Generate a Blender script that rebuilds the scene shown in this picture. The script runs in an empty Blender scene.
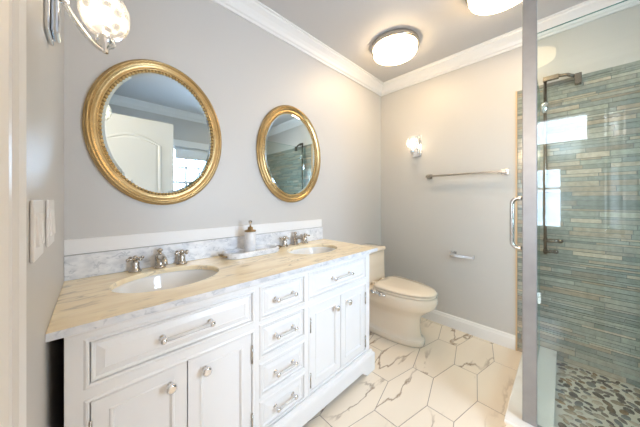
import bpy, bmesh, math, random
from mathutils import Vector, Matrix
random.seed(7)
sc = bpy.context.scene
COL = sc.collection
PI = math.pi

# ------------------------------------------------------------------ camera, world, lights, exposure
EYE = 1.166
cd = bpy.data.cameras.new('camera'); cam = bpy.data.objects.new('camera', cd); COL.objects.link(cam)
cd.sensor_width = 36.0; cd.lens = 235.0 / 640 * 36; cd.shift_y = -14.0 / 640; cd.clip_start = 0.01
cam.location = (0, 0, EYE); cam.rotation_euler = (PI / 2, 0, -math.atan2(.695, .719))
sc.camera = cam

w = bpy.data.worlds.new('daylight'); sc.world = w; w.use_nodes = True
bg = w.node_tree.nodes['Background']
bg.inputs['Color'].default_value = (0.72, 0.84, 1.0, 1); bg.inputs['Strength'].default_value = 2.8

def area(name, loc, rot, sx, sy, power, color):
    l = bpy.data.lights.new(name, 'AREA'); l.shape = 'RECTANGLE'; l.size = sx; l.size_y = sy
    l.energy = power; l.color = color
    o = bpy.data.objects.new(name, l); COL.objects.link(o); o.location = loc; o.rotation_euler = rot
    return o
# daylight just outside the two windows
area('window_daylight', (1.08, -1.22, 1.42), (PI / 2, 0, 0), 0.60, 1.05, 61, (0.66, 0.81, 1.0))
area('hall_window_daylight', (-2.48, 0.37, 1.19), (PI / 2, 0, -PI / 2), 0.8, 1.05, 34, (0.70, 0.82, 1.0))
area('hall_transom_daylight', (-2.48, 0.22, 2.27), (PI / 2, 0, -PI / 2), 1.05, 0.52, 18, (0.80, 0.88, 1.0))
# unseen warm fill added behind the doorway to lift the lower far wall
_l = bpy.data.lights.new('hall_warm_fill', 'POINT'); _l.energy = 58; _l.color = (1.0, 0.72, 0.44); _l.shadow_soft_size = 0.12
_o = bpy.data.objects.new('hall_warm_fill', _l); COL.objects.link(_o); _o.location = (-1.1, 0.42, 1.95)

sc.view_settings.view_transform = 'Standard'; sc.view_settings.look = 'None'
sc.view_settings.gamma = 1.0; sc.view_settings.use_curve_mapping = False
sc.view_settings.exposure = 0.45
LAMP = 14.5        # ceiling lamp diffuser emission
BULB = 25.0        # sconce bulb emission
WARM = (1.0, 0.73, 0.43, 1)

# ------------------------------------------------------------------ materials
def mat(name, color, rough=0.5, metal=0.0, spec=0.5, coat=0.0):
    m = bpy.data.materials.new(name); m.use_nodes = True
    b = m.node_tree.nodes['Principled BSDF']
    b.inputs['Base Color'].default_value = (*color, 1); b.inputs['Roughness'].default_value = rough
    b.inputs['Metallic'].default_value = metal; b.inputs['Specular IOR Level'].default_value = spec
    b.inputs['Coat Weight'].default_value = coat
    return m
def nodes(m): return m.node_tree.nodes, m.node_tree.links, m.node_tree.nodes['Principled BSDF']
def ramp(n, stops):
    r = n.new('ShaderNodeValToRGB'); e = r.color_ramp.elements
    while len(e) < len(stops): e.new(0.5)
    for el, (p, c) in zip(e, stops): el.position = p; el.color = (*c, 1)
    return r
def bumped(m, scale, strength, dist=0.002, detail=2):
    n, l, b = nodes(m)
    tc = n.new('ShaderNodeTexCoord'); t = n.new('ShaderNodeTexNoise'); t.inputs['Scale'].default_value = scale
    t.inputs['Detail'].default_value = detail
    bp = n.new('ShaderNodeBump'); bp.inputs['Strength'].default_value = strength; bp.inputs['Distance'].default_value = dist
    l.new(tc.outputs['Object'], t.inputs['Vector']); l.new(t.outputs['Fac'], bp.inputs['Height']); l.new(bp.outputs['Normal'], b.inputs['Normal'])
    return m
def mottled(name, c1, c2, scale, rough, **k):
    m = mat(name, c1, rough, **k); n, l, b = nodes(m)
    tc = n.new('ShaderNodeTexCoord'); t = n.new('ShaderNodeTexNoise'); t.inputs['Scale'].default_value = scale; t.inputs['Detail'].default_value = 4
    r = ramp(n, [(0.3, c1), (0.7, c2)])
    l.new(tc.outputs['Object'], t.inputs['Vector']); l.new(t.outputs['Fac'], r.inputs['Fac']); l.new(r.outputs['Color'], b.inputs['Base Color'])
    return m
def marble(name, base, cloud, vein, vscale=3.0, stretch=(1, 1, 1), rough=0.2, width=0.035, attr=None, soft=0.5, rot=0.0, dist=0.7, fade=(0.48, 0.62)):
    """base with cloudy patches and thin wandering veins"""
    m = mat(name, base, rough); n, l, b = nodes(m)
    tc = n.new('ShaderNodeTexCoord'); mp = n.new('ShaderNodeMapping'); mp.inputs['Scale'].default_value = stretch
    mp.inputs['Rotation'].default_value = (0, 0, rot)
    l.new(tc.outputs['Object'], mp.inputs['Vector'])
    vec = mp.outputs['Vector']
    if attr:
        at = n.new('ShaderNodeAttribute'); at.attribute_name = attr
        ad = n.new('ShaderNodeVectorMath'); ad.operation = 'MULTIPLY_ADD'; ad.inputs[1].default_value = (9, 9, 9)
        l.new(at.outputs['Vector'], ad.inputs[0]); l.new(vec, ad.inputs[2]); vec = ad.outputs['Vector']
    n1 = n.new('ShaderNodeTexNoise'); n1.inputs['Scale'].default_value = vscale; n1.inputs['Detail'].default_value = 6
    n1.inputs['Distortion'].default_value = dist
    n2 = n.new('ShaderNodeTexNoise'); n2.inputs['Scale'].default_value = vscale * 0.8; n2.inputs['Detail'].default_value = 5
    l.new(vec, n1.inputs['Vector']); l.new(vec, n2.inputs['Vector'])
    s = n.new('ShaderNodeMath'); s.operation = 'SUBTRACT'; s.inputs[1].default_value = 0.5
    a = n.new('ShaderNodeMath'); a.operation = 'ABSOLUTE'
    l.new(n1.outputs['Fac'], s.inputs[0]); l.new(s.outputs[0], a.inputs[0])
    vr = ramp(n, [(0.0, (1, 1, 1)), (width, (0, 0, 0))])
    l.new(a.outputs[0], vr.inputs['Fac'])
    cr = ramp(n, [(0.38, base), (0.72, cloud)])
    l.new(n2.outputs['Fac'], cr.inputs['Fac'])
    # veins fade in and out
    n3 = n.new('ShaderNodeTexNoise'); n3.inputs['Scale'].default_value = vscale * 0.9; l.new(vec, n3.inputs['Vector'])
    fr = ramp(n, [(fade[0], (0, 0, 0)), (fade[1], (1, 1, 1))]); l.new(n3.outputs['Fac'], fr.inputs['Fac'])
    mu = n.new('ShaderNodeMath'); mu.operation = 'MULTIPLY'; l.new(vr.outputs['Color'], mu.inputs[0]); l.new(fr.outputs['Color'], mu.inputs[1])
    mu2 = n.new('ShaderNodeMath'); mu2.operation = 'MULTIPLY'; mu2.inputs[1].default_value = soft; l.new(mu.outputs[0], mu2.inputs[0])
    mx = n.new('ShaderNodeMix'); mx.data_type = 'RGBA'; mx.inputs[7].default_value = (*vein, 1)
    l.new(mu2.outputs[0], mx.inputs[0]); l.new(cr.outputs['Color'], mx.inputs[6]); l.new(mx.outputs[2], b.inputs['Base Color'])
    return m
def thin_glass(name, tint, refl=0.06, edge=0.75, power=4.0, rough=0.0):
    m = bpy.data.materials.new(name); m.use_nodes = True; n = m.node_tree.nodes; l = m.node_tree.links; n.clear()
    out = n.new('ShaderNodeOutputMaterial'); tr = n.new('ShaderNodeBsdfTransparent'); tr.inputs['Color'].default_value = (*tint, 1)
    gl = n.new('ShaderNodeBsdfGlossy'); gl.inputs['Roughness'].default_value = rough; gl.inputs['Color'].default_value = (1, 1, 1, 1)
    lw = n.new('ShaderNodeLayerWeight'); lw.inputs['Blend'].default_value = 0.5
    p = n.new('ShaderNodeMath'); p.operation = 'POWER'; p.inputs[1].default_value = power
    ma = n.new('ShaderNodeMath'); ma.operation = 'MULTIPLY_ADD'; ma.inputs[1].default_value = edge; ma.inputs[2].default_value = refl
    mix = n.new('ShaderNodeMixShader')
    l.new(lw.outputs['Facing'], p.inputs[0]); l.new(p.outputs[0], ma.inputs[0]); l.new(ma.outputs[0], mix.inputs[0])
    l.new(tr.outputs[0], mix.inputs[1]); l.new(gl.outputs[0], mix.inputs[2]); l.new(mix.outputs[0], out.inputs['Surface'])
    return m
def emitter(name, color, strength):
    m = bpy.data.materials.new(name); m.use_nodes = True; n, l, b = nodes(m)
    b.inputs['Base Color'].default_value = (0.9, 0.9, 0.88, 1)
    b.inputs['Emission Color'].default_value = color; b.inputs['Emission Strength'].default_value = strength
    return m
def attr_mat(name, attr, rough, coat=0.0, noise=0.0):
    m = mat(name, (0.5, 0.5, 0.5), rough, coat=coat); n, l, b = nodes(m)
    a = n.new('ShaderNodeAttribute'); a.attribute_name = attr
    if noise:
        tc = n.new('ShaderNodeTexCoord'); t = n.new('ShaderNodeTexNoise'); t.inputs['Scale'].default_value = 40; t.inputs['Detail'].default_value = 4
        r = ramp(n, [(0.3, (1 - noise,) * 3), (0.7, (1 + noise,) * 3)])
        mx = n.new('ShaderNodeMix'); mx.data_type = 'RGBA'; mx.blend_type = 'MULTIPLY'; mx.inputs[0].default_value = 1
        l.new(tc.outputs['Object'], t.inputs['Vector']); l.new(t.outputs['Fac'], r.inputs['Fac'])
        l.new(a.outputs['Color'], mx.inputs[6]); l.new(r.outputs['Color'], mx.inputs[7]); l.new(mx.outputs[2], b.inputs['Base Color'])
    else: l.new(a.outputs['Color'], b.inputs['Base Color'])
    return m

M = {}
M['wall'] = bumped(mat('wall_paint', (0.605, 0.595, 0.58), 0.42), 140, 0.25, 0.001)
M['ceil'] = bumped(mat('ceiling_paint', (0.61, 0.60, 0.60), 0.6), 90, 0.2, 0.001)
M['trim'] = mat('white_trim_paint', (0.84, 0.84, 0.84), 0.3)
M['cab'] = mat('white_cabinet_lacquer', (0.90, 0.905, 0.91), 0.28)
M['dark'] = mat('dark_gap', (0.03, 0.025, 0.02), 0.8)
M['chrome'] = mat('polished_chrome', (0.80, 0.81, 0.83), 0.09, 1.0)
M['nickel'] = bumped(mat('brushed_nickel', (0.52, 0.49, 0.45), 0.22, 1.0), 60, 0.05, 0.0005)
M['steel'] = mottled('brushed_steel', (0.32, 0.315, 0.31), (0.27, 0.265, 0.26), 14, 0.42, metal=0.4)
M['pewter'] = mat('dark_pewter', (0.24, 0.21, 0.18), 0.25, 1.0)
M['brass'] = mat('aged_brass', (0.30, 0.22, 0.12), 0.3, 1.0)
M['gold'] = mottled('antique_gold_leaf', (0.60, 0.43, 0.21), (0.44, 0.30, 0.13), 9, 0.27, metal=0.8)
M['golddark'] = mottled('dark_gold_bead', (0.45, 0.31, 0.13), (0.62, 0.46, 0.22), 30, 0.36, metal=0.75)
M['mirror'] = mat('mirror_silver', (0.70, 0.84, 0.93), 0.01, 1.0)
M['porcelain'] = mat('porcelain', (0.90, 0.80, 0.66), 0.1, coat=0.6)
M['basin'] = mat('white_porcelain', (0.87, 0.87, 0.86), 0.1, coat=0.6)
M['counter'] = marble('countertop_marble', (0.97, 0.85, 0.61), (0.84, 0.69, 0.46), (0.38, 0.32, 0.25), 11.0, (0.55, 2.4, 2.0), 0.16, 0.045, soft=0.65, rot=0.22, dist=0.5)
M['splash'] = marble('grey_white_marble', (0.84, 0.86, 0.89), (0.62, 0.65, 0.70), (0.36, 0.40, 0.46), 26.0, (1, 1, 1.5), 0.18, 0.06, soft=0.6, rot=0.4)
M['floortile'] = marble('veined_floor_tile', (0.89, 0.80, 0.67), (0.83, 0.74, 0.61), (0.28, 0.20, 0.13), 1.7, (0.9, 2.4, 1), 0.2, 0.02, attr='tile', soft=0.9, rot=0.35, dist=0.3, fade=(0.47, 0.60))
M['grout'] = mat('floor_grout', (0.36, 0.31, 0.26), 0.8)
M['wallgrout'] = mat('tile_grout', (0.16, 0.17, 0.17), 0.8)
M['mosaic'] = attr_mat('stick_mosaic', 'tint', 0.16, 0.3, 0.14)
M['pebble'] = attr_mat('river_pebble', 'tint', 0.25, 0.3, 0.3)
M['pebblegrout'] = mottled('pebble_grout', (0.62, 0.58, 0.50), (0.52, 0.49, 0.42), 25, 0.7)
M['tan'] = mat('tan_edge_trim', (0.66, 0.48, 0.28), 0.4)
M['curb'] = marble('curb_marble', (0.82, 0.80, 0.75), (0.72, 0.69, 0.63), (0.45, 0.42, 0.38), 4.0, (1, 1, 1), 0.25, 0.03, soft=0.5)
M['shglass'] = thin_glass('shower_glass', (0.92, 0.965, 0.955), 0.03, 0.55, 4.0)
M['glassedge'] = mat('glass_green_edge', (0.12, 0.26, 0.24), 0.1)
M['pane'] = thin_glass('window_glass', (0.95, 0.97, 0.98), 0.04, 0.6)
M['acrylic'] = mat('clear_acrylic', (0.88, 0.89, 0.90), 0.08); M['acrylic'].node_tree.nodes['Principled BSDF'].inputs['Alpha'].default_value = 0.7
M['crystal'] = None
M['lamp'] = emitter('lit_diffuser', WARM, LAMP)
M['lampdim'] = emitter('lit_diffuser_dimmed', WARM, 4.0)
M['bulb'] = emitter('lit_bulb', (1.0, 0.80, 0.56, 1), BULB)
M['plate'] = mat('white_switch_plastic', (0.85, 0.85, 0.85), 0.35)
M['hall'] = mat('hall_paint', (0.72, 0.72, 0.71), 0.6)
M['hallfloor'] = mottled('hall_floor_boards', (0.42, 0.30, 0.20), (0.34, 0.24, 0.16), 6, 0.4)
M['ceramic'] = mottled('white_ribbed_marble', (0.86, 0.86, 0.87), (0.72, 0.73, 0.76), 30, 0.2)
M['blind'] = mat('white_blind_fabric', (0.86, 0.87, 0.88), 0.8)

def crystal():
    m = bpy.data.materials.new('cut_crystal'); m.use_nodes = True; n = m.node_tree.nodes; l = m.node_tree.links; n.clear()
    out = n.new('ShaderNodeOutputMaterial'); tr = n.new('ShaderNodeBsdfTransparent'); tr.inputs['Color'].default_value = (0.97, 0.97, 0.97, 1)
    gl = n.new('ShaderNodeBsdfGlossy'); gl.inputs['Roughness'].default_value = 0.06
    tl = n.new('ShaderNodeBsdfTranslucent'); tl.inputs['Color'].default_value = (0.95, 0.95, 0.95, 1)
    tc = n.new('ShaderNodeTexCoord'); v = n.new('ShaderNodeTexVoronoi'); v.inputs['Scale'].default_value = 38
    bp = n.new('ShaderNodeBump'); bp.inputs['Strength'].default_value = 0.9; bp.inputs['Distance'].default_value = 0.006
    l.new(tc.outputs['Object'], v.inputs['Vector']); l.new(v.outputs['Distance'], bp.inputs['Height'])
    l.new(bp.outputs['Normal'], gl.inputs['Normal']); l.new(bp.outputs['Normal'], tl.inputs['Normal'])
    r = ramp(n, [(0.15, (0.05,) * 3), (0.5, (0.40,) * 3)]); l.new(v.outputs['Distance'], r.inputs['Fac'])
    m1 = n.new('ShaderNodeMixShader'); l.new(r.outputs['Color'], m1.inputs[0]); l.new(tr.outputs[0], m1.inputs[1]); l.new(tl.outputs[0], m1.inputs[2])
    lw = n.new('ShaderNodeLayerWeight'); lw.inputs['Blend'].default_value = 0.35
    m2 = n.new('ShaderNodeMixShader'); l.new(lw.outputs['Facing'], m2.inputs[0]); l.new(m1.outputs[0], m2.inputs[1]); l.new(gl.outputs[0], m2.inputs[2])
    l.new(m2.outputs[0], out.inputs['Surface']); return m
M['crystal'] = crystal()

# ------------------------------------------------------------------ geometry helpers
class MB:
    """collects shapes into one mesh"""
    def __init__(s): s.bm = bmesh.new(); s.mi = 0
    def _mark(s, faces, smooth=False):
        for f in faces: f.material_index = s.mi; f.smooth = smooth
    def box(s, x0, x1, y0, y1, z0, z1, bev=0.0, seg=2):
        r = bmesh.ops.create_cube(s.bm, size=1.0)
        vs = r['verts']
        for v in vs:
            v.co = Vector(((x0 + x1) / 2 + v.co.x * (x1 - x0), (y0 + y1) / 2 + v.co.y * (y1 - y0), (z0 + z1) / 2 + v.co.z * (z1 - z0)))
        fs = {f for v in vs for f in v.link_faces}; s._mark(fs)
        if bev > 0:
            es = list({e for v in vs for e in v.link_edges})
            q = bmesh.ops.bevel(s.bm, geom=es, offset=bev, segments=seg, profile=0.5, affect='EDGES', clamp_overlap=True)
            s._mark(q['faces'], False)
        return s
    def loft(s, rings, closed=True, cap0=True, cap1=True, smooth=False):
        """rings: lists of points of equal count"""
        R = [[s.bm.verts.new(p) for p in ring] for ring in rings]; fs = []
        for a, b in zip(R, R[1:]):
            k = len(a)
            for i in range(k if closed else k - 1):
                j = (i + 1) % k
                try: fs.append(s.bm.faces.new((a[i], a[j], b[j], b[i])))
                except ValueError: pass
        s._mark(fs, smooth); caps = []
        if cap0: caps.append(s.bm.faces.new(list(reversed(R[0]))))
        if cap1: caps.append(s.bm.faces.new(R[-1]))
        s._mark(caps, False); return s
    def lathe(s, prof, c=(0, 0, 0), axis='z', seg=32, sx=1.0, sy=1.0, smooth=True, cap0=True, cap1=True):
        rings = []
        for r, h in prof:
            ring = []
            for i in range(seg):
                a = 2 * PI * i / seg; p = (r * math.cos(a) * sx, r * math.sin(a) * sy, h)
                if axis == 'x': p = (p[2], p[0], p[1])
                if axis == 'y': p = (p[0], p[2], p[1])
                if axis == '-y': p = (p[0], -p[2], p[1])
                ring.append((c[0] + p[0], c[1] + p[1], c[2] + p[2]))
            rings.append(ring)
        return s.loft(rings, True, cap0, cap1, smooth)
    def tube(s, pts, r, seg=12, caps=True):
        pts = [Vector(p) for p in pts]; rings = []
        rr = r if isinstance(r, (list, tuple)) else [r] * len(pts)
        up = None
        for i, p in enumerate(pts):
            t = (pts[min(i + 1, len(pts) - 1)] - pts[max(i - 1, 0)]).normalized()
            if up is None:
                up = Vector((0, 0, 1)) if abs(t.z) < 0.9 else Vector((1, 0, 0))
            n = (up - t * up.dot(t)).normalized(); up = n; b = t.cross(n)
            rings.append([p + (n * math.cos(2 * PI * k / seg) + b * math.sin(2 * PI * k / seg)) * rr[i] for k in range(seg)])
        return s.loft(rings, True, caps, caps, True)
    def ball(s, c, r, sx=1, sy=1, sz=1, u=20, v=12):
        q = bmesh.ops.create_uvsphere(s.bm, u_segments=u, v_segments=v, radius=r)
        for k in q['verts']: k.co = Vector((c[0] + k.co.x * sx, c[1] + k.co.y * sy, c[2] + k.co.z * sz))
        s._mark({f for k in q['verts'] for f in k.link_faces}, True); return s
    def prism(s, poly, axis, a, b):
        """poly of 2-D points extruded along axis from a to b"""
        def P(p, h):
            return {'x': (h, p[0], p[1]), 'y': (p[0], h, p[1]), 'z': (p[0], p[1], h)}[axis]
        return s.loft([[P(p, a) for p in poly], [P(p, b) for p in poly]])
    def rects(s, x0, x1, z0, z1, y, steps):
        """front panel facing -y made of nested rectangles: steps = (inset, depth towards the room)"""
        rings = []
        for ins, d in steps:
            rings.append([(x0 + ins, y - d, z0 + ins), (x1 - ins, y - d, z0 + ins), (x1 - ins, y - d, z1 - ins), (x0 + ins, y - d, z1 - ins)])
        return s.loft(rings)
    def build(s, name, mats, parent=None, kind=None, fix=True):
        if fix: bmesh.ops.recalc_face_normals(s.bm, faces=s.bm.faces)
        me = bpy.data.meshes.new(name); s.bm.to_mesh(me); s.bm.free()
        for m in (mats if isinstance(mats, (list, tuple)) else [mats]): me.materials.append(M[m])
        o = bpy.data.objects.new(name, me); COL.objects.link(o)
        if parent: o.parent = parent
        if kind: o['kind'] = kind
        return o
def tag(o, label, cat, group=None):
    o['label'] = label; o['category'] = cat
    if group: o['group'] = group
    return o
def thing(name, label, cat, loc=(0, 0, 0), rz=0.0, group=None):
    o = bpy.data.objects.new(name, None); COL.objects.link(o); o.empty_display_size = 0.05
    o.location = loc; o.rotation_euler = (0, 0, rz); return tag(o, label, cat, group)
def dup(root, loc, rz=0.0, label=None):
    def cp(o, par):
        c = o.copy(); COL.objects.link(c); c.parent = par
        for ch in o.children: cp(ch, c)
        return c
    r = cp(root, None); r.location = loc; r.rotation_euler = (0, 0, rz)
    if label: r['label'] = label
    return r

# ------------------------------------------------------------------ room measures (camera stands at x = 0, y = 0)
XL, XR, YB, YF, H = -0.086, 2.357, 1.44, -1.0, 2.44
SX, SY = 1.50, 0.12               # shower side panel and shower door planes

# floor: flattened hexagons on a grout bed
fl = MB(); fl.mi = 0
fl.box(XL - 0.14, XR, YF, YB, -0.06, 0.0)
hexes = []
DX, DY, g = 0.478, 0.19, 0.0025
bx, by = 1.598, 0.466
for j in range(-9, 8):
    for i in range(-5, 4):
        cx = bx + i * DX + (DX / 2 if j % 2 else 0); cy = by + j * DY
        hexes.append((cx, cy))
lay = fl.bm.faces.layers.float_vector.new('tile')
def clip(poly, ax, lim, keep_less):
    out = []
    for k in range(len(poly)):
        a, b = poly[k], poly[(k + 1) % len(poly)]
        ia = (a[ax] <= lim) == keep_less or a[ax] == lim; ib = (b[ax] <= lim) == keep_less or b[ax] == lim
        if ia: out.append(a)
        if ia != ib:
            t = (lim - a[ax]) / (b[ax] - a[ax]); out.append((a[0] + (b[0] - a[0]) * t, a[1] + (b[1] - a[1]) * t))
    return out
fl.mi = 1
for cx, cy in hexes:
    hw, he, ha = DX / 2 - g, 0.068 - g * 0.4, 0.122 - g
    poly = [(cx - hw, cy - he), (cx, cy - ha), (cx + hw, cy - he), (cx + hw, cy + he), (cx, cy + ha), (cx - hw, cy + he)]
    for ax, lim, kl in ((0, XL - 0.12, False), (0, XR, True), (1, YF, False), (1, YB, True)):
        if poly: poly = clip(poly, ax, lim, kl)
    if len(poly) < 3: continue
    n0 = set(fl.bm.faces)
    fl.loft([[(p[0], p[1], 0.0) for p in poly], [(p[0], p[1], 0.0012) for p in poly]], cap0=False)
    rv = Vector((random.random(), random.random(), random.random()))
    for f in set(fl.bm.faces) - n0: f[lay] = rv
fl.build('floor', ['grout', 'floortile'], kind='structure')

MB().box(XL - 0.14, XR + 0.12, YF - 0.14, YB + 0.12, H, H + 0.08).build('ceiling', 'ceil', kind='structure')
MB().box(XL - 0.14, XR + 0.12, YB, YB + 0.12, -0.06, H).build('wall_back', 'wall', kind='structure')
MB().box(XR, XR + 0.12, YF - 0.14, YB, -0.06, H).build('wall_right', 'wall', kind='structure')
# left wall with the doorway the photo is taken from
DO0, DO1, DH = -0.27, 0.445, 2.05
wl = MB()
wl.box(XL - 0.12, XL, DO1, YB, -0.06, H); wl.box(XL - 0.12, XL, YF - 0.14, DO0, -0.06, H); wl.box(XL - 0.12, XL, DO0, DO1, DH, H)
wl.build('wall_left', 'wall', kind='structure')
# front wall with a window
WX0, WX1, WZ0, WZ1 = 0.80, 1.38, 0.92, 1.93
wf = MB()
wf.box(XL, WX0, YF - 0.12, YF, -0.06, H); wf.box(WX1, XR, YF - 0.12, YF, -0.06, H)
wf.box(WX0, WX1, YF - 0.12, YF, -0.06, WZ0); wf.box(WX0, WX1, YF - 0.12, YF, WZ1, H)
wf.build('wall_front', 'wall', kind='structure')

# crown moulding
def crown_profile():
    return [(0, 0), (0, -0.108), (0.012, -0.108), (0.016, -0.094), (0.026, -0.088), (0.034, -0.066), (0.050, -0.046),
            (0.070, -0.030), (0.078, -0.025), (0.082, -0.013), (0.092, -0.011), (0.092, 0)]
cp = crown_profile()
def crown(name, a, b, out):
    m = MB(); a = Vector(a); b = Vector(b); o = Vector(out); d = (b - a).normalized()
    cp = [(p[0] * 0.9, p[1] * 0.95) for p in crown_profile()]; r0 = [a + o * p[0] + d * p[0] + Vector((0, 0, p[1])) for p in cp]; r1 = [b + o * p[0] - d * p[0] + Vector((0, 0, p[1])) for p in cp]
    m.loft([r0, r1]); return m.build(name, 'trim', kind='structure')
crown('trim_1', (XL, YB, H), (XR, YB, H), (0, -1, 0))
crown('trim_2', (XR, YB, H), (XR, YF, H), (-1, 0, 0))
crown('trim_3', (XL, YF, H), (XR, YF, H), (0, 1, 0))
crown('trim_4', (XL, YF, H), (XL, YB, H), (1, 0, 0))
# baseboards
def bb(name, a, b, out):
    m = MB(); a = Vector(a); b = Vector(b); o = Vector(out)
    pr = [(0, 0), (0.016, 0), (0.016, 0.082), (0.012, 0.092), (0.010, 0.104), (0.004, 0.110), (0, 0.110)]
    m.loft([[a + o * p[0] + Vector((0, 0, p[1])) for p in pr], [b + o * p[0] + Vector((0, 0, p[1])) for p in pr]])
    return m.build(name, 'trim', kind='structure')
bb('baseboard_right', (XR, YB - 0.016, 0.0012), (XR, 0.256, 0.0012), (-1, 0, 0))
bb('baseboard_back', (1.425, YB, 0.0012), (XR, YB, 0.0012), (0, -1, 0))
bb('baseboard_front', (XL, YF, 0.0012), (SX - 0.07, YF, 0.0012), (0, 1, 0))
# door casing on the left wall and jamb
dc = MB()
for s, y in ((1, DO1), (-1, DO0)):
    pr = [(0, 0), (0.009, 0), (0.015, 0.008), (0.010, 0.016), (0.010, 0.056), (0.004, 0.062), (0.014, 0.068), (0.018, 0.086), (0.015, 0.100), (0, 0.100)]
    dc.loft([[(XL + p[0], y + s * p[1], 0.0012) for p in pr], [(XL + p[0], y + s * p[1], DH + 0.11) for p in pr]])
dc.box(XL, XL + 0.022, DO0, DO1, DH, DH + 0.11, 0.004)
dc.build('trim_5', 'trim', kind='structure')
jb = MB(); jb.box(XL - 0.13, XL, DO1 - 0.018, DO1, 0.0012, DH); jb.box(XL - 0.13, XL, DO0, DO0 + 0.018, 0.0012, DH); jb.box(XL - 0.13, XL, DO0, DO1, DH - 0.018, DH)
jb.build('trim_6', 'trim', kind='structure')
# white strip above the marble splashback
MB().box(XL, 1.405, YB - 0.008, YB, 0.934, 0.998, 0.002).build('trim_7', 'trim', kind='structure')

# open entry door (seen in the round mirror): leaf with arched panel
dr = MB(); x0, x1, yd0, yd1 = XL + 0.02, 0.667, -0.30, -0.265
dr.box(x0, x1, yd0, yd1, 0.012, 2.03, 0.003)
def arch(i, n=14):
    a0, a1 = x0 + 0.115 + i, x1 - 0.115 - i
    pts = [(a0, 1.02 + i), (a1, 1.02 + i), (a1, 1.76)]
    for k in range(1, n): 
        t = k / n; pts.append((a1 + (a0 - a1) * t, 1.76 + (0.10 - i) * math.sin(PI * t)))
    pts.append((a0, 1.76)); return pts
def low(i):
    a0, a1 = x0 + 0.115 + i, x1 - 0.115 - i
    return [(a0, 0.22 + i), (a1, 0.22 + i), (a1, 0.88 - i), (a0, 0.88 - i)]
for fn in (arch, low):
    for sgn, yy in ((1, yd1), (-1, yd0)):
        dr.loft([[(p[0], yy + sgn * h, p[1]) for p in fn(i)] for i, h in ((0, 0.0), (0.008, 0.007), (0.022, 0.007), (0.030, -0.001 + 0.002), (0.055, 0.008))], cap0=False)
door = dr.build('door_1', 'trim', kind='structure')
dh = MB(); dh.lathe([(0.028, 0), (0.028, 0.008), (0.012, 0.012), (0.011, 0.035), (0.027, 0.045), (0.029, 0.058), (0.016, 0.070)], (x1 - 0.06, yd1, 0.96), 'y')
dh.build('door_knob', 'nickel', door)

# window_1 in the front wall
wn = MB()
for a, b, c, d in ((WX0 - 0.075, WX0, WZ0 - 0.02, WZ1 + 0.09), (WX1, WX1 + 0.075, WZ0 - 0.02, WZ1 + 0.09)): wn.box(a, b, YF, YF + 0.02, c, d, 0.004)
wn.box(WX0 - 0.085, WX1 + 0.085, YF, YF + 0.026, WZ1, WZ1 + 0.095, 0.005); wn.box(WX0 - 0.09, WX1 + 0.09, YF - 0.10, YF + 0.045, WZ0 - 0.03, WZ0, 0.005)
for a, b in ((WX0, WX0 + 0.035), (WX1 - 0.035, WX1)): wn.box(a, b, YF - 0.10, YF - 0.02, WZ0, WZ1)
for a, b in ((WZ0, WZ0 + 0.045), (WZ1 - 0.04, WZ1)): wn.box(WX0 + 0.035, WX1 - 0.035, YF - 0.10, YF - 0.02, a, b)
win = wn.build('window_1', 'trim', kind='structure')
mt = MB(); xm = (WX0 + WX1) / 2
mt.box(WX0 + 0.035, WX1 - 0.035, YF - 0.08, YF - 0.05, 1.40, 1.44)
for q in (1.18, 1.64): mt.box(WX0 + 0.035, WX1 - 0.035, YF - 0.075, YF - 0.055, q - 0.016, q + 0.016)
for q in (xm - 0.09, xm + 0.09): mt.box(q - 0.016, q + 0.016, YF - 0.0755, YF - 0.0545, WZ0 + 0.045, WZ1 - 0.04)
mt.build('muntin', 'trim', win)
MB().box(WX0 + 0.035, WX1 - 0.035, YF - 0.067, YF - 0.063, WZ0 + 0.045, WZ1 - 0.04).build('pane', 'pane', win)
bl = thing('roller_blind', 'white roller blind at the top of the window, reflected in the left oval mirror', 'blind')
b1 = MB(); b1.tube([(WX0 + 0.045, YF - 0.02, WZ1 - 0.035), (WX1 - 0.045, YF - 0.02, WZ1 - 0.035)], 0.022); b1.build('roller', 'blind', bl)
MB().box(WX0 + 0.045, WX1 - 0.045, YF - 0.004, YF - 0.001, WZ1 - 0.16, WZ1 - 0.035).build('fabric', 'blind', bl)
MB().box(WX0 + 0.045, WX1 - 0.045, YF - 0.008, YF + 0.004, WZ1 - 0.175, WZ1 - 0.16, 0.003).build('bottom_bar', 'blind', bl)

# hall behind the doorway (seen only as a reflection in the shower glass)
HX, HZ = -2.30, 2.80
MB().box(HX - 0.1, XL - 0.14, -1.6, 1.8, -0.06, -0.002).build('floor_hall', 'hallfloor', kind='structure')
MB().box(HX - 0.1, XL - 0.12, -1.7, 1.9, HZ, HZ + 0.08).build('ceiling_hall', 'ceil', kind='structure')
hw_ = MB(); hw_.box(HX - 0.1, XL - 0.12, 1.8, 1.9, -0.06, HZ); hw_.box(HX - 0.1, XL - 0.12, -1.7, -1.6, -0.06, HZ)
hw_.box(XL - 0.20, XL - 0.121, -1.6, 1.8, H, HZ)
hw_.box(XL - 0.20, XL - 0.121, YB + 0.0, 1.8, -0.06, H); hw_.box(XL - 0.20, XL - 0.121, -1.6, YF - 0.14, -0.06, H)
hw_.build('wall_hall_sides', 'hall', kind='structure')
hy0, hy1 = -0.02, 0.75
ht0 = -0.30; hf = MB(); hf.box(HX - 0.1, HX, -1.6, hy0, -0.06, 2.02); hf.box(HX - 0.1, HX, -1.6, ht0, 2.02, 2.50); hf.box(HX - 0.1, HX, -1.6, hy0, 2.50, HZ); hf.box(HX - 0.1, HX, hy1, 1.8, -0.06, HZ)
hf.box(HX - 0.1, HX, hy0, hy1, -0.06, 0.68); hf.box(HX - 0.1, HX, hy0, hy1, 1.70, 2.02); hf.box(HX - 0.1, HX, hy0, hy1, 2.50, HZ)
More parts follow.
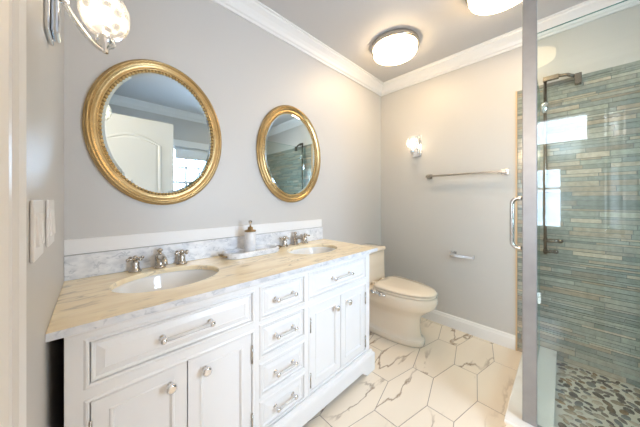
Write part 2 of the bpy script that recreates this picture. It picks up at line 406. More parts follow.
hf.build('wall_hall', 'hall', kind='structure')
h2 = MB()
for z0, z1, hy0 in ((0.68, 1.70, hy0), (2.02, 2.50, ht0)):
    h2.box(HX - 0.08, HX + 0.01, hy0, hy0 + 0.05, z0, z1); h2.box(HX - 0.08, HX + 0.01, hy1 - 0.05, hy1, z0, z1)
    h2.box(HX - 0.08, HX + 0.01, hy0 + 0.05, hy1 - 0.05, z0, z0 + 0.05); h2.box(HX - 0.08, HX + 0.01, hy0 + 0.05, hy1 - 0.05, z1 - 0.05, z1)
hy0 = -0.02
for q in (0.22, 0.49): h2.box(HX - 0.06, HX - 0.02, q - 0.015, q + 0.015, 0.73, 1.65)
h2.box(HX - 0.06, HX - 0.02, hy0 + 0.05, hy1 - 0.05, 1.33, 1.36)
w2 = h2.build('window_2', 'trim', kind='structure')
MB().box(HX - 0.045, HX - 0.040, hy0 + 0.05, hy1 - 0.05, 0.73, 1.65).build('pane', 'pane', w2)

# ------------------------------------------------------------------ shower
def sticks(name, u0, u1, z0, z1, place, parent=None, ragged=0.0):
    """stacked glass and stone sticks in courses; place(u, z, depth) -> point"""
    m = MB(); m.mi = 0
    m.loft([[place(u0, z0, 0), place(u1, z0, 0), place(u1, z1, 0), place(u0, z1, 0)], [place(u0, z0, 0.004), place(u1, z0, 0.004), place(u1, z1, 0.004), place(u0, z1, 0.004)]])
    col = m.bm.faces.layers.float_color.new('tint'); m.mi = 1
    pal = [((0.40, 0.48, 0.47), 6), ((0.46, 0.54, 0.52), 6), ((0.34, 0.42, 0.43), 4), ((0.53, 0.58, 0.55), 4), ((0.62, 0.60, 0.52), 3), ((0.70, 0.67, 0.59), 2), ((0.50, 0.48, 0.42), 2), ((0.42, 0.44, 0.42), 2)]
    bag = [c for c, k in pal for _ in range(k)]
    z = z0 + 0.001
    hs = [0.014, 0.021, 0.030, 0.014, 0.036, 0.021, 0.028]
    while z < z1 - 0.008:
        h = min(random.choice(hs), z1 - z)
        u = u0 - random.random() * 0.2; first = True
        while u < u1:
            L = random.uniform(0.09, 0.32); a, b = max(u, u0), min(u + L, u1); u += L
            if b - a < 0.012: continue
            if first: a = u0 - random.choice((0, 0, ragged)); first = False
            d = random.choice((0.008, 0.009, 0.010, 0.012)); e = 0.0016
            r = [(a + e, z + e), (b - e, z + e), (b - e, z + h - e), (a + e, z + h - e)]
            n0 = len(m.bm.faces)
            m.loft([[place(p[0], p[1], 0.004) for p in r], [place(p[0], p[1], d) for p in r]], cap0=False)
            m.bm.faces.ensure_lookup_table()
            c = random.choice(bag); k = random.uniform(0.88, 1.12); c = (c[0] * k * 0.74, c[1] * k * 0.67, c[2] * k * 0.60, 1)
            for q in range(n0, len(m.bm.faces)): m.bm.faces[q][col] = c
        z += h
    return m.build(name, ['wallgrout', 'mosaic'], parent, None if parent else 'structure')
sticks('wall_tile_right', -0.245, 0.985, 0.0015, 2.0, lambda u, z, d: (XR - d, -u, z))
sticks('wall_tile_front', SX - 0.02, XR - 0.013, 0.0015, 2.0, lambda u, z, d: (u, YF + d, z))
MB().box(XR - 0.011, XR, 0.2455, 0.2555, 0.0015, 2.0).build('trim_8', 'tan', kind='structure')

# pebble floor of the shower
pb = MB(); pb.mi = 0; pb.box(SX, XR - 0.0125, YF + 0.0125, 0.034, 0.0015, 0.040)
pcol = pb.bm.faces.layers.float_color.new('tint'); pb.mi = 1
pal = [(0.05, 0.045, 0.04), (0.10, 0.075, 0.05), (0.16, 0.14, 0.12), (0.22, 0.14, 0.07), (0.30, 0.24, 0.17), (0.12, 0.13, 0.13), (0.38, 0.33, 0.26), (0.07, 0.06, 0.055)]
pts = []
tries = 0
while tries < 16000 and len(pts) < 1000:
    tries += 1
    p = (random.uniform(SX + 0.03, XR - 0.035), random.uniform(YF + 0.04, 0.015)); r = random.choice((0.015, 0.020, 0.025))
    if all((p[0] - q[0]) ** 2 + (p[1] - q[1]) ** 2 > ((r + q[2]) * 0.84) ** 2 for q in pts): pts.append((p[0], p[1], r))
for x, y, r in pts:
    n0 = len(pb.bm.faces); q = bmesh.ops.create_icosphere(pb.bm, subdivisions=2, radius=1.0)
    a = random.uniform(0, PI); s1 = r * random.uniform(1.0, 1.25); s2 = r * random.uniform(0.6, 0.85)
    for v in q['verts']:
        px_, py_ = v.co.x * s1, v.co.y * s2
        v.co = Vector((x + px_ * math.cos(a) - py_ * math.sin(a), y + px_ * math.sin(a) + py_ * math.cos(a), 0.040 + v.co.z * 0.006))
    c = random.choice(pal); k = random.uniform(0.8, 1.3)
    for f in {f for v in q['verts'] for f in v.link_faces}: f.material_index = 1; f.smooth = True; f[pcol] = (c[0] * k, c[1] * k, c[2] * k, 1)
pb.build('floor_shower', ['pebblegrout', 'pebble'], kind='structure', fix=False)

# curb under door and side panel
cu = MB(); cu.box(SX - 0.06, XR - 0.0125, 0.036, 0.193, 0.0015, 0.086); cu.box(SX - 0.06, SX + 0.06, YF + 0.013, 0.036, 0.0015, 0.086)
cu.mi = 1; cu.box(SX - 0.066, XR - 0.0125, 0.030, 0.199, 0.086, 0.100, 0.003); cu.box(SX - 0.066, SX + 0.066, YF + 0.013, 0.030, 0.086, 0.100, 0.003)
cu.build('trim_9', ['floortile', 'curb'], kind='structure')

def glass_slab(name, x0, x1, y0, y1, z0, z1, parent, thin):
    m = MB(); m.box(x0, x1, y0, y1, z0, z1)
    o = m.build(name, ['shglass', 'glassedge'], parent)
    ax = 0 if thin == 'x' else 1
    for p in o.data.polygons:
        if abs(p.normal[ax]) < 0.5: p.material_index = 1
    return o
sp = thing('shower_panel', 'tall fixed clear glass side panel of the shower with steel corner post', 'shower glass', (SX, 0.11, 0.1))
def loc(o, root): o.location = -Vector(root.location); return o
loc(glass_slab('glass_pane', SX - 0.005, SX + 0.005, YF + 0.0135, 0.084, 0.104, 1.945, sp, 'x'), sp)
loc(MB().box(SX - 0.012, SX + 0.014, 0.085, 0.137, 0.100, H - 0.001, 0.003).build('post', 'steel', sp), sp)
loc(MB().box(SX - 0.008, SX + 0.008, YF + 0.0135, 0.084, 0.1002, 0.106).build('bottom_channel', 'steel', sp), sp)
sd = thing('shower_door', 'clear glass shower door with chrome handle, seen nearly edge on beyond the steel post', 'shower door', (SX + 0.02, SY, 0.108))
loc(glass_slab('glass_pane', SX + 0.018, XR - 0.03, SY - 0.004, SY + 0.004, 0.108, 1.945, sd, 'y'), sd)
hd = MB(); hx = SX + 0.085; z0, z1, yo, R = 0.915, 1.174, SY + 0.067, 0.03
def dpath(s):
    yo = SY + s * 0.067; pts = [(hx, SY + s * 0.004, z0), (hx, yo - s * R, z0)]
    for k in range(1, 6): t = PI / 2 * k / 6; pts.append((hx, yo - s * R + s * R * math.sin(t), z0 + R - R * math.cos(t)))
    pts.append((hx, yo, z0 + R)); pts.append((hx, yo, z1 - R))
    for k in range(1, 6): t = PI / 2 * k / 6; pts.append((hx, yo - s * R + s * R * math.cos(t), z1 - R + R * math.sin(t)))
    pts += [(hx, yo - s * R, z1), (hx, SY + s * 0.004, z1)]; return pts
hd.tube(dpath(1), 0.010)
loc(hd.build('handle', 'nickel', sd), sd)
for z in (0.42, 1.62):
    hg = MB(); hg.box(XR - 0.065, XR - 0.013, SY - 0.012, SY + 0.012, z, z + 0.08, 0.003); loc(hg.build('hinge', 'chrome', sd), sd)

sh = thing('shower_column', 'chrome shower column with overhead arm, hand shower and levers behind the glass', 'shower', (2.30, 0.088, 0.80))
rx, ry = 2.30, 0.088
m = MB(); m.tube([(rx, ry, 0.78), (rx, ry, 2.02)], 0.009); loc(m.build('riser_pipe', 'pewter', sh), sh)
m = MB(); m.box(rx - 0.011, rx + 0.011, 0.02, ry + 0.012, 1.998, 2.030, 0.003)
m.tube([(rx, 0.022, 2.016), (rx, -0.02, 2.008), (rx, -0.055, 1.985)], 0.011); loc(m.build('overhead_arm', 'pewter', sh), sh)
m = MB(); m.box(rx - 0.016, rx + 0.016, -0.085, -0.053, 1.925, 1.998, 0.004); loc(m.build('shower_head', 'pewter', sh), sh)
m = MB(); m.box(rx - 0.016, rx + 0.016, ry - 0.014, ry + 0.018, 1.80, 1.84, 0.003); m.lathe([(0.008, 0), (0.020, 0.02), (0.024, 0.06), (0.018, 0.075)], (rx - 0.02, ry + 0.002, 1.77)); loc(m.build('hand_shower', 'chrome', sh), sh)
for z, ln in ((0.876, 0.075), (0.80, 0.052)):
    m = MB(); m.tube([(rx, ry - 0.005, z), (rx, ry - ln, z + 0.004)], 0.011); m.ball((rx, ry - ln, z + 0.004), 0.015)
    m.box(rx, XR - 0.012, ry - 0.012, ry + 0.012, z - 0.012, z + 0.012, 0.003); loc(m.build('lever', 'pewter', sh), sh)

# ------------------------------------------------------------------ vanity
CX0, CX1, CY, CZT = -0.055, 1.365, 0.925, 0.8085
van = thing('vanity_cabinet', 'long white double vanity cabinet with raised panel drawers and doors under the countertop', 'vanity', (0.655, 1.18, 0))
def vp(mb, name, mats): return loc(mb.build(name, mats, van), van)
m = MB()
m.box(CX0, CX0 + 0.018, CY + 0.019, YB - 0.004, 0.07, CZT); m.box(CX1 - 0.018, CX1, CY + 0.019, YB - 0.004, 0.07, CZT)
m.box(CX0 + 0.018, CX1 - 0.018, YB - 0.02, YB - 0.004, 0.07, CZT); m.box(CX0 + 0.018, CX1 - 0.018, CY + 0.024, YB - 0.02, 0.10, 0.118)
vp(m, 'carcass', 'cab')
OPEN = []                               # openings: x0, x1, z0, z1
DRW = [(-0.004, 0.487, 0.650, 0.762)] + [(0.538, 0.774, a, b) for a, b in ((0.645, 0.768), (0.478, 0.602), (0.308, 0.430), (0.155, 0.264))] + [(0.822, 1.313, 0.650, 0.772)]
DOORS = [(-0.004, 0.2395, 0.160, 0.592), (0.2435, 0.487, 0.160, 0.592), (0.822, 1.0655, 0.160, 0.592), (1.0695, 1.313, 0.160, 0.592)]
m = MB()
yf0, yf1 = CY, CY + 0.019
G = 0.0025
m.box(CX0, -0.004 - G, yf0, yf1, 0.09, CZT); m.box(0.487 + G, 0.538 - G, yf0, yf1, 0.09, CZT); m.box(0.774 + G, 0.822 - G, yf0, yf1, 0.09, CZT); m.box(1.313 + G, CX1, yf0, yf1, 0.09, CZT)
for x0, x1, zs in ((-0.004, 0.487, [(0.09, 0.160), (0.592, 0.650), (0.762, CZT)]), (0.822, 1.313, [(0.09, 0.160), (0.592, 0.650), (0.772, CZT)]),
                   (0.538, 0.774, [(0.09, 0.155), (0.264, 0.308), (0.430, 0.478), (0.602, 0.645), (0.768, CZT)])):
    for a, b in zs: m.box(x0 - G, x1 + G, yf0, yf1, a if a == 0.09 else a + G, b if b == CZT else b - G)
# raised bead around every opening
def bead(x0, x1, z0, z1):
    o, i, d = 0.015, 0.0026, 0.005
    def rect(e, y): return [(x0 - e, y, z0 - e), (x1 + e, y, z0 - e), (x1 + e, y, z1 + e), (x0 - e, y, z1 + e)]
    m.loft([rect(o, CY), rect(o - 0.003, CY - d * 0.7), rect(o - 0.0055, CY - d), rect(i + 0.003, CY - d), rect(i, CY - d * 0.3), rect(i, CY + 0.002)], cap0=False, cap1=False)
for d in DRW: bead(*d)
bead(-0.004, 0.487, 0.160, 0.592); bead(0.822, 1.313, 0.160, 0.592)
m.loft([[(x, CY - p[0], p[1]) for p in ((0, 0.792), (0.006, 0.795), (0.012, 0.806), (0.012, CZT), (0, CZT))] for x in (CX0, CX1)])
vp(m, 'face_frame', 'cab')
# plinth with bracket feet
m = MB(); bx0, bx1 = CX0 - 0.02, CX1 + 0.028
def plinth(x0, x1):
    pts = [(x0, 0.0016), (x0 + 0.095, 0.0016), (x0 + 0.10, 0.012), (x0 + 0.115, 0.018), (x0 + 0.13, 0.034), (x0 + 0.15, 0.040)]
    return pts + [(x0 + x1 - p[0], p[1]) for p in reversed(pts)] + [(x1, 0.112), (x0, 0.112)]
m.prism(plinth(bx0, bx1), 'y', CY - 0.026, CY - 0.002)
m.loft([[(bx0 + a, CY - 0.026 + a, z), (bx1 - a, CY - 0.026 + a, z), (bx1 - a, CY - 0.002, z), (bx0 + a, CY - 0.002, z)] for a, z in ((0, 0.112), (0.003, 0.120), (0.012, 0.126), (0.016, 0.140))])
m.box(bx0, bx0 + 0.02, CY - 0.002, YB - 0.03, 0.04, 0.112); m.box(bx1 - 0.028, bx1, CY - 0.002, YB - 0.03, 0.04, 0.112)
m.box(bx0, bx0 + 0.02, YB - 0.12, YB - 0.03, 0.0016, 0.04); m.box(bx1 - 0.028, bx1, YB - 0.12, YB - 0.03, 0.0016, 0.04)
m.box(bx1 - 0.028, bx1, CY - 0.002, CY + 0.09, 0.0016, 0.04); m.box(bx0, bx0 + 0.02, CY - 0.002, CY + 0.09, 0.0016, 0.04)
m.box(CX0 + 0.02, CX1 - 0.02, YB - 0.14, YB - 0.12, 0.02, 0.10)
vp(m, 'plinth', 'cab')
def pull(par, cx, cz, half):
    y = CY
    for s in (-1, 1):
        m = MB()
        m.lathe([(0.0105, 0.0), (0.0105, 0.003), (0.006, 0.005), (0.0055, 0.017), (0.0075, 0.020), (0.0105, 0.024), (0.0115, 0.029), (0.0085, 0.035), (0.003, 0.037)], (cx + s * half, y, cz), '-y', 16)
        m.build('pull_post', 'chrome', par)['label'] = 'chrome pull post'
    m = MB(); m.tube([(cx - half + 0.008, y - 0.028, cz), (cx + half - 0.008, y - 0.028, cz)], 0.0062, 12)
    m.build('pull_bar', 'acrylic', par)['label'] = 'clear acrylic pull bar'
for k, (x0, x1, z0, z1) in enumerate(DRW):
    m = MB(); m.rects(x0, x1, z0, z1, CY + 0.001, [(0, -0.018), (0, 0), (0.004, 0.001), (0.006, 0.0002), (0.010, -0.003), (0.030, 0.004), (0.031, 0.0022), (0.033, 0.0022)])
    d = vp(m, 'drawer', 'cab'); pull(d, (x0 + x1) / 2, (z0 + z1) / 2 + 0.002, 0.076 if k in (0, 5) else 0.05)
for k, (x0, x1, z0, z1) in enumerate(DOORS):
    m = MB(); m.rects(x0, x1, z0, z1, CY + 0.001, [(0, -0.018), (0, 0), (0.038, 0.0), (0.041, 0.003), (0.046, 0.003), (0.052, -0.006), (0.060, -0.006)])
    d = vp(m, 'door', 'cab'); left = k % 2 == 0
    kx = x1 - 0.058 if left else x0 + 0.058
    kx = x1 - 0.052 if left else x0 + 0.056
    q = MB(); q.lathe([(0.010, 0.0), (0.010, 0.002), (0.006, 0.004), (0.0055, 0.014), (0.013, 0.018), (0.0165, 0.024), (0.0155, 0.030), (0.009, 0.033)], (kx, CY - 0.0005, 0.540), '-y', 20)
    q.build('knob', 'chrome', d)['label'] = 'round chrome knob'
    hxp = x0 - 0.001 if left else x1 + 0.001
    for hz in (0.215, 0.505):
        q = MB(); q.tube([(hxp, CY - 0.004, hz - 0.035), (hxp, CY - 0.004, hz + 0.035)], 0.0042, 10)
        q.ball((hxp, CY - 0.004, hz - 0.036), 0.0045, u=10, v=6); q.ball((hxp, CY - 0.004, hz + 0.036), 0.0045, u=10, v=6)
        q.build('hinge', 'nickel', d)

# countertop with two oval cut-outs
KX0, KX1, KY0, KY1, KZ0, KZ1 = XL + 0.001, 1.425, 0.897, YB - 0.001, 0.8090, 0.830
SINKS = [(0.243, 1.188, 0.197, 0.158), (1.082, 1.188, 0.188, 0.140)]
m = MB(); N = 48
def cell(x0, x1, s):
    cx, cy, a, b = s; ell, rec = [], []
    for k in range(N):
        t = 2 * PI * k / N; c, sn = math.cos(t), math.sin(t); ell.append((cx + a * c, cy + b * sn))
        f = min((x1 - cx) / c if c > 1e-9 else 1e9, (x0 - cx) / c if c < -1e-9 else 1e9, (KY1 - cy) / sn if sn > 1e-9 else 1e9, (KY0 - cy) / sn if sn < -1e-9 else 1e9)
        rec.append([cx + c * f, cy + sn * f])
    for X in (x0, x1):
        for Y in (KY0, KY1):
            k = min(range(N), key=lambda q: (rec[q][0] - X) ** 2 + (rec[q][1] - Y) ** 2); rec[k] = [X, Y]
    P = lambda pts, z: [(p[0], p[1], z) for p in pts]
    def sc_(e): return [(cx + (p[0] - cx) * e, cy + (p[1] - cy) * e) for p in ell]
    m.loft([P(sc_(1), KZ0), P(sc_(1), KZ1 - 0.004), P(sc_(1.015), KZ1), P(rec, KZ1), P(rec, KZ0), P(sc_(1), KZ0)], cap0=False, cap1=False)
cell(KX0, 0.640, SINKS[0]); cell(0.640, KX1, SINKS[1])
bmesh.ops.remove_doubles(m.bm, verts=m.bm.verts, dist=0.0004)
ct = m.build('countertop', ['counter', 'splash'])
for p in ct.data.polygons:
    if abs(p.normal.z) < 0.5 and abs(p.center.y - KY0) < 0.003 or p.center.x > KX1 - 0.002: p.material_index = 1   # front and right end faces use the grey marble
tag(ct, 'beige veined marble countertop with two oval sink cut-outs on the vanity', 'countertop')
m = MB(); m.box(XL + 0.001, 1.405, YB - 0.021, YB - 0.001, 0.8305, 0.932, 0.002)
tag(m.build('backsplash', 'splash'), 'low grey and white marble backsplash along the wall behind the taps', 'backsplash')

for k, (cx, cy, a, b) in enumerate(SINKS):
    t = thing('sink', ('oval white undermount sink basin below the left tap set, nearer the light switches', 'oval white undermount sink basin at the toilet end of the countertop')[k], 'sink', (cx, cy, 0.6687), 0, 'undermount sinks')
    m = MB(); rings = []
    for f, z in ((1.14, 0.1405), (1.14, 0.134), (1.05, 0.128), (1.0, 0.06), (0.85, 0.0), (0.4, -0.016), (0.0, -0.018)): 
        pass
    prof_in = [(1.10, 0.140), (1.015, 0.140), (1.0, 0.128), (0.95, 0.085), (0.84, 0.045), (0.62, 0.018), (0.30, 0.008), (0.09, 0.006)]
    prof_out = [(0.09, -0.006), (0.32, -0.004), (0.66, 0.008), (0.90, 0.04), (1.02, 0.09), (1.06, 0.126), (1.10, 0.130)]
    R = [[(a * f * math.cos(2 * PI * q / 48), b * f * math.sin(2 * PI * q / 48), z) for q in range(48)] for f, z in prof_in + prof_out + prof_in[:1]]
    m.loft(R, cap0=False, cap1=False, smooth=True); m.build('basin', 'basin', t)
    m = MB(); m.lathe([(0.021, 0.004), (0.022, 0.0085), (0.018, 0.0105), (0.014, 0.008)], (0, 0, 0), seg=24); m.build('drain', 'chrome', t)

def faucet(label, loc_):
    t = thing('faucet', label, 'tap', loc_, 0, 'widespread tap sets')
    m = MB(); m.lathe([(0.026, 0.0), (0.026, 0.006), (0.021, 0.010), (0.018, 0.030), (0.020, 0.045), (0.021, 0.058), (0.016, 0.066), (0.008, 0.070), (0.0075, 0.078), (0.013, 0.083), (0.013, 0.090), (0.004, 0.096)], seg=24)
    pts = [(0, 0, 0.050), (0, -0.03, 0.058), (0, -0.06, 0.062), (0, -0.088, 0.058), (0, -0.104, 0.046), (0, -0.108, 0.032)]
    m.tube(pts, [0.014, 0.014, 0.0135, 0.013, 0.0125, 0.013], 14); m.build('spout', 'nickel', t)
    for s in (-1, 1):
        m = MB(); x = s * 0.096
        m.lathe([(0.025, 0.0), (0.025, 0.006), (0.019, 0.012), (0.015, 0.028), (0.017, 0.040), (0.012, 0.048), (0.009, 0.052)], (x, 0, 0), seg=24); h = m.build('valve', 'nickel', t)
        q = MB()
        for k in range(2):
            a = PI * k / 2 + 0.5; d = Vector((math.cos(a), math.sin(a), 0)) * 0.033; c = Vector((x, 0, 0.060))
            q.tube([c - d, c - d * 0.4, c + d * 0.4, c + d], [0.0052, 0.0045, 0.0045, 0.0052]); q.ball(c - d, 0.0075, u=12, v=8); q.ball(c + d, 0.0075, u=12, v=8)
        q.lathe([(0.010, 0.050), (0.011, 0.066), (0.008, 0.072), (0.004, 0.075)], (x, 0, 0), seg=16); q.build('cross_handle', 'nickel', h)
    return t
f1 = faucet('nickel tap set with cross handles behind the left, nearer sink', (0.238, 1.385, 0.8302))
dup(f1, (1.082, 1.385, 0.8302), 0, 'nickel tap set with cross handles behind the far sink beside the toilet')

# tray and soap dispenser
tx, ty = 0.708, 1.33
t = thing('marble_tray', 'pill shaped white marble tray with brass handles holding the soap dispenser', 'tray', (tx, ty, 0.8303))
def pill(L, W, n=12):
    pts = []
    for k in range(n + 1): a = -PI / 2 + PI * k / n; pts.append((L / 2 - W / 2 + W / 2 * math.cos(a), W / 2 * math.sin(a)))
    for k in range(n + 1): a = PI / 2 + PI * k / n; pts.append((-L / 2 + W / 2 + W / 2 * math.cos(a), W / 2 * math.sin(a)))
    return pts
m = MB(); m.loft([[(p[0], p[1], z) for p in pill(L, W)] for L, W, z in ((0.340, 0.140, 0), (0.350, 0.150, 0.003), (0.350, 0.150, 0.029), (0.346, 0.146, 0.032), (0.330, 0.130, 0.032), (0.326, 0.126, 0.029), (0.326, 0.126, 0.010))])
m.build('tray_body', 'splash', t)
for s in (-1, 1):
    m = MB(); m.tube([(s * 0.171, -0.03, 0.014), (s * 0.193, -0.028, 0.022), (s * 0.197, 0, 0.023), (s * 0.193, 0.028, 0.022), (s * 0.171, 0.03, 0.014)], 0.0055); m.build('handle', 'brass', t)
t = thing('soap_dispenser', 'white cylindrical soap dispenser with a pewter pump standing on the marble tray', 'soap dispenser', (0.698, 1.34, 0.8406))
m = MB(); pr = [(0.031, 0.0), (0.034, 0.003), (0.034, 0.125), (0.032, 0.128)]; m.lathe(pr, seg=36); m.build('bottle', 'ceramic', t)
m = MB(); m.lathe([(0.034, 0.128), (0.035, 0.131), (0.034, 0.137), (0.016, 0.141), (0.015, 0.155), (0.010, 0.158)], seg=28); m.build('collar', 'brass', t)
m = MB(); m.tube([(0, 0, 0.155), (0, 0, 0.185)], 0.005); m.lathe([(0.009, 0.180), (0.011, 0.183), (0.011, 0.193), (0.007, 0.197)], seg=16); m.tube([(0, 0, 0.189), (-0.012, -0.022, 0.189), (-0.018, -0.034, 0.184)], [0.006, 0.005, 0.004]); m.build('pump', 'nickel', t)

# ------------------------------------------------------------------ mirrors
def oval(name_label, loc_):
    t = thing('oval_mirror', name_label, 'mirror', loc_, 0, 'gold framed oval mirrors')
    ax, az = 0.296, 0.366; n = 72
    def ring(ins, d): return [((ax - ins) * math.cos(2 * PI * k / n), -d, (az - ins) * math.sin(2 * PI * k / n)) for k in range(n)]
    m = MB(); m.loft([ring(i, d) for i, d in ((0.004, 0.0), (0.0, 0.006), (0.001, 0.014), (0.004, 0.018), (0.006, 0.017), (0.0075, 0.022), (0.010, 0.028), (0.014, 0.031), (0.018, 0.030), (0.0195, 0.022), (0.0215, 0.0205), (0.0235, 0.0235), (0.026, 0.0235), (0.031, 0.0185), (0.038, 0.0165), (0.045, 0.016), (0.048, 0.018), (0.0505, 0.016), (0.0515, 0.011), (0.062, 0.010), (0.062, 0.001))], cap0=False, cap1=False, smooth=True)
    m.build('frame', 'gold', t)
    m = MB(); nb = 104
    for k in range(nb):
        a = 2 * PI * k / nb; m.ball(((ax - 0.0565) * math.cos(a), -0.0135, (az - 0.0565) * math.sin(a)), 0.0062, u=8, v=6)
    o = m.build('beaded_rim', 'golddark', t); o['label'] = 'beaded inner rim'
    m = MB(); m.loft([ring(0.060, 0.002), ring(0.060, 0.010), ring(0.072, 0.012)], cap0=True, cap1=True); m.build('mirror_glass', 'mirror', t)
    return t
om = oval('gold framed oval mirror on the wall above the left sink, reflecting an open door', (0.262, YB - 0.0005, 1.503))
dup(om, (1.086, YB - 0.0005, 1.508), 0, 'gold framed oval mirror nearer the toilet, reflecting the shower tiles')

# ------------------------------------------------------------------ lamps
def ceiling_light(label, x, y):
    t = thing('ceiling_light', label, 'ceiling light', (x, y, H), 0, 'round flush ceiling lights')
    m = MB(); m.lathe([(0.150, -0.0005), (0.183, -0.003), (0.187, -0.010), (0.187, -0.036), (0.183, -0.041), (0.172, -0.042), (0.168, -0.036)], seg=64); m.build('rim', 'nickel', t)
    m = MB(); m.lathe([(0.155, -0.034), (0.168, -0.040), (0.170, -0.072), (0.165, -0.082), (0.148, -0.089), (0.08, -0.093), (0.005, -0.094)], seg=64); m.build('diffuser', 'lamp', t)
    return t
ceiling_light('round glowing ceiling light with chrome rim, whole in view near the room corner', 1.78, 0.96)
a_ = [o for o in bpy.data.objects if o.name == 'ceiling_light'][0]
dup(a_, (1.70, 0.24, H), 0, 'round glowing ceiling light at the top edge, beside the steel shower post')
dup(a_, (0.25, 0.21, H), 0, 'round glowing ceiling light seen only as a reflection in the shower glass')
for c in [c for o in bpy.data.objects if o.name == 'ceiling_light.002' for c in o.children if c.name.startswith('diffuser')]:
    c.data = c.data.copy(); c.data.materials[0] = M['lampdim']

def sconce(label, loc_, rz):
    t = thing('wall_sconce', label, 'wall lamp', loc_, rz, 'crystal globe wall lamps')
    m = MB(); m.box(0.0008, 0.010, -0.046, 0.046, -0.115, 0.10, 0.003); m.box(0.010, 0.024, -0.030, 0.030, -0.110, 0.085, 0.005)
    m.build('backplate', 'chrome', t)
    m = MB(); m.ball((0.032, 0, -0.004), 0.010)
    pts = []
    for k in range(11):
        a = k / 10; pts.append((0.030 + 0.084 * a, 0, -0.004 - 0.100 * (1 - (1 - a) ** 1.8)))
    m.tube(pts, 0.0065); m.build('arm', 'chrome', t)
    m = MB(); m.lathe([(0.007, -0.108), (0.009, -0.094), (0.019, -0.086), (0.023, -0.078), (0.023, -0.066), (0.018, -0.060), (0.012, -0.058)], (0.112, 0, 0), seg=24); m.build('cup', 'chrome', t)
    m = MB(); m.lathe([(0.018, -0.060), (0.034, -0.053), (0.049, -0.034), (0.057, -0.008), (0.057, 0.020), (0.049, 0.045), (0.035, 0.060), (0.024, 0.066)], (0.112, 0, 0), seg=40, cap0=False, cap1=False)
    g_ = m.build('glass_globe', 'crystal', t); g_['label'] = 'cut crystal globe'
    m = MB(); m.ball((0.112, 0, 0.0), 0.018, sz=1.4); m.build('bulb', 'bulb', t)
    return t
s1 = sconce('chrome wall lamp with lit cut crystal globe, close to the camera above the light switches', (XL, 0.92, 1.698), 0)
dup(s1, (XR, 1.025, 1.712), PI, 'chrome wall lamp with lit crystal globe on the far wall above the towel bar')

# ------------------------------------------------------------------ fittings on the walls
t = thing('towel_bar', 'nickel towel bar on the far wall between the wall lamp and the shower', 'towel bar', (XR, 0.61, 1.385))
m = MB(); m.box(-0.070, -0.054, -0.30, 0.30, -0.008, 0.008, 0.002); m.build('bar', 'nickel', t)
for s in (-1, 1):
    m = MB(); m.box(-0.008, -0.0005, s * 0.29 - 0.025, s * 0.29 + 0.025, -0.025, 0.025, 0.002); m.box(-0.074, -0.008, s * 0.29 - 0.012, s * 0.29 + 0.012, -0.012, 0.012, 0.002); m.build('bracket', 'nickel', t)
t = thing('toilet_roll_holder', 'small empty chrome toilet roll holder on the far wall beside the toilet', 'toilet roll holder', (XR, 0.605, 0.675))
m = MB(); m.box(-0.008, -0.0005, 0.06, 0.11, -0.025, 0.025, 0.002); m.box(-0.070, -0.008, 0.075, 0.096, -0.010, 0.010, 0.002); m.build('bracket', 'chrome', t)
m = MB(); m.box(-0.078, -0.054, -0.085, 0.096, -0.013, 0.013, 0.003); m.box(-0.078, -0.054, -0.092, -0.078, -0.010, 0.022, 0.003); m.build('arm', 'chrome', t)

def plate(label, y, wdt, gangs):
    t = thing('switch_plate', label, 'light switch', (XL, y, 1.105), 0, 'switch plates beside the doorway')
    m = MB(); m.box(0.0005, 0.006, -wdt / 2, wdt / 2, -0.060, 0.060, 0.002); m.build('cover', 'plate', t)
    for k in range(gangs):
        yy = (k - (gangs - 1) / 2) * 0.046
        m = MB(); m.loft([[(0.0055, yy - 0.0165, -0.034), (0.0055, yy + 0.0165, -0.034), (0.0055, yy + 0.0165, 0.034), (0.0055, yy - 0.0165, 0.034)],
                          [(0.0105, yy - 0.0155, -0.033), (0.0105, yy + 0.0155, -0.033), (0.0075, yy + 0.0155, 0.033), (0.0075, yy - 0.0155, 0.033)]]); m.build('rocker', 'plate', t)
plate('white two-rocker switch plate on the left wall, the one nearer the door casing', 0.757, 0.118, 2)
plate('white two-rocker switch plate on the left wall, the one nearer the countertop', 0.965, 0.118, 2)

# ------------------------------------------------------------------ toilet
TX = 1.885
wc = thing('toilet', 'white one-piece skirted toilet with closed lid between the vanity and far wall', 'toilet', (TX, 1.05, 0.0015))
def wp(mb, name, mats):
    o = mb.build(name, mats, wc); o.location = (0, -1.05, 0); return o
def egg(cy, front, back, hw, z, n=40, p=2.2, pb=2.6):
    """plan outline: rounded front towards -y, squarer back"""
    pts = []
    for k in range(n):
        a = 2 * PI * k / n; c, s = math.cos(a), math.sin(a); e = p if s < 0 else pb
        x = hw * math.copysign(abs(c) ** (2 / e), c); y = (front if s < 0 else back) * math.copysign(abs(s) ** (2 / e), s)
        pts.append((x, cy + y, z))
    return pts
m = MB()
m.loft([egg(1.10, 0.330, 0.285, 0.126, 0.0, pb=8), egg(1.10, 0.334, 0.29, 0.130, 0.006, pb=8), egg(1.10, 0.334, 0.29, 0.130, 0.046, pb=8), egg(1.10, 0.330, 0.29, 0.127, 0.050, pb=8), egg(1.10, 0.314, 0.29, 0.112, 0.054, pb=8),
        egg(1.10, 0.308, 0.29, 0.108, 0.08, pb=8), egg(1.10, 0.300, 0.29, 0.106, 0.15, pb=8), egg(1.09, 0.295, 0.30, 0.108, 0.21, pb=8), egg(1.08, 0.305, 0.31, 0.122, 0.245, pb=7),
        egg(1.07, 0.345, 0.32, 0.150, 0.285, pb=6), egg(1.06, 0.380, 0.33, 0.174, 0.325, pb=6), egg(1.06, 0.390, 0.33, 0.181, 0.365, pb=6), egg(1.06, 0.388, 0.33, 0.180, 0.392, pb=6), egg(1.06, 0.376, 0.328, 0.172, 0.400, pb=6)], smooth=True)
wp(m, 'bowl', 'porcelain')
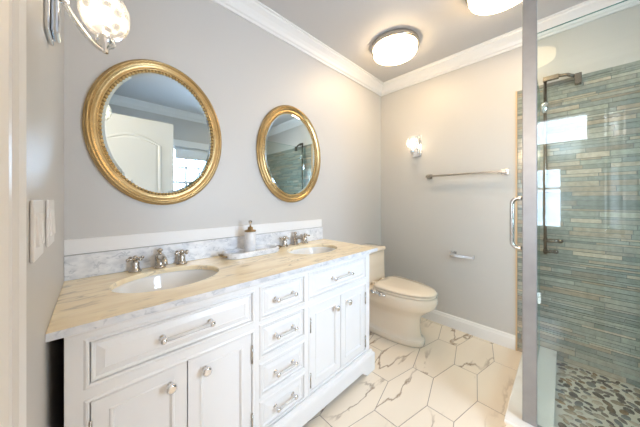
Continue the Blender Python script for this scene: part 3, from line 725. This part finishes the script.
def rr(x, y0, y1, z, r=0.03, n=6):
    pts = []
    for cx, cy, a0 in ((x - r, y0 + r, -PI / 2), (x - r, y1 - r, 0), (-x + r, y1 - r, PI / 2), (-x + r, y0 + r, PI)):
        for k in range(n + 1): a = a0 + PI / 2 * k / n; pts.append((cx + r * math.cos(a), cy + r * math.sin(a), z))
    return pts
m = MB(); m.loft([rr(0.172, 1.195, 1.425, 0.37), rr(0.178, 1.205, 1.425, 0.42), rr(0.186, 1.215, 1.425, 0.55), rr(0.192, 1.218, 1.425, 0.672)], smooth=True); wp(m, 'tank', 'porcelain')
m = MB(); m.loft([rr(0.194, 1.214, 1.426, 0.673), rr(0.200, 1.208, 1.428, 0.678), rr(0.200, 1.208, 1.428, 0.698), rr(0.194, 1.214, 1.424, 0.707), rr(0.10, 1.26, 1.40, 0.709)], smooth=True); wp(m, 'tank_lid', 'porcelain')
m = MB(); m.lathe([(0.024, 0.708), (0.024, 0.714), (0.020, 0.717), (0.004, 0.717)], (0.0, 1.32, 0), seg=24); wp(m, 'flush_button', 'chrome')
m = MB(); m.loft([egg(1.05, 0.368, 0.10, 0.174, 0.402, pb=4), egg(1.05, 0.374, 0.104, 0.180, 0.406, pb=4), egg(1.05, 0.374, 0.104, 0.180, 0.418, pb=4), egg(1.05, 0.366, 0.10, 0.174, 0.422, pb=4)], smooth=True); wp(m, 'seat', 'porcelain')
m = MB(); m.loft([egg(1.05, 0.372, 0.085, 0.178, 0.4255, pb=4), egg(1.05, 0.379, 0.09, 0.184, 0.430, pb=4), egg(1.05, 0.379, 0.09, 0.184, 0.437, pb=4), egg(1.05, 0.365, 0.083, 0.174, 0.445, pb=4), egg(1.05, 0.25, 0.08, 0.11, 0.450, pb=4), egg(1.05, 0.05, 0.03, 0.03, 0.451, pb=4)], smooth=True); wp(m, 'lid', 'porcelain')
m = MB(); wp(m.box(-0.09, -0.05, 1.145, 1.19, 0.401, 0.432, 0.006), 'hinge', 'porcelain'); m = MB(); wp(m.box(0.05, 0.09, 1.145, 1.19, 0.401, 0.432, 0.006), 'hinge', 'porcelain')
m = MB(); m.tube([(-0.186, 1.135, 0.395), (-0.188, 1.00, 0.384)], 0.011); m.lathe([(0.017, -0.014), (0.017, 0.014)], (-0.188, 1.10, 0.392), 'y', 16); m.lathe([(0.016, -0.014), (0.016, 0.014)], (-0.189, 1.035, 0.386), 'y', 16)
m.tube([(-0.186, 1.10, 0.388), (-0.215, 1.10, 0.392)], 0.008); wp(m, 'bidet_valve', 'chrome')
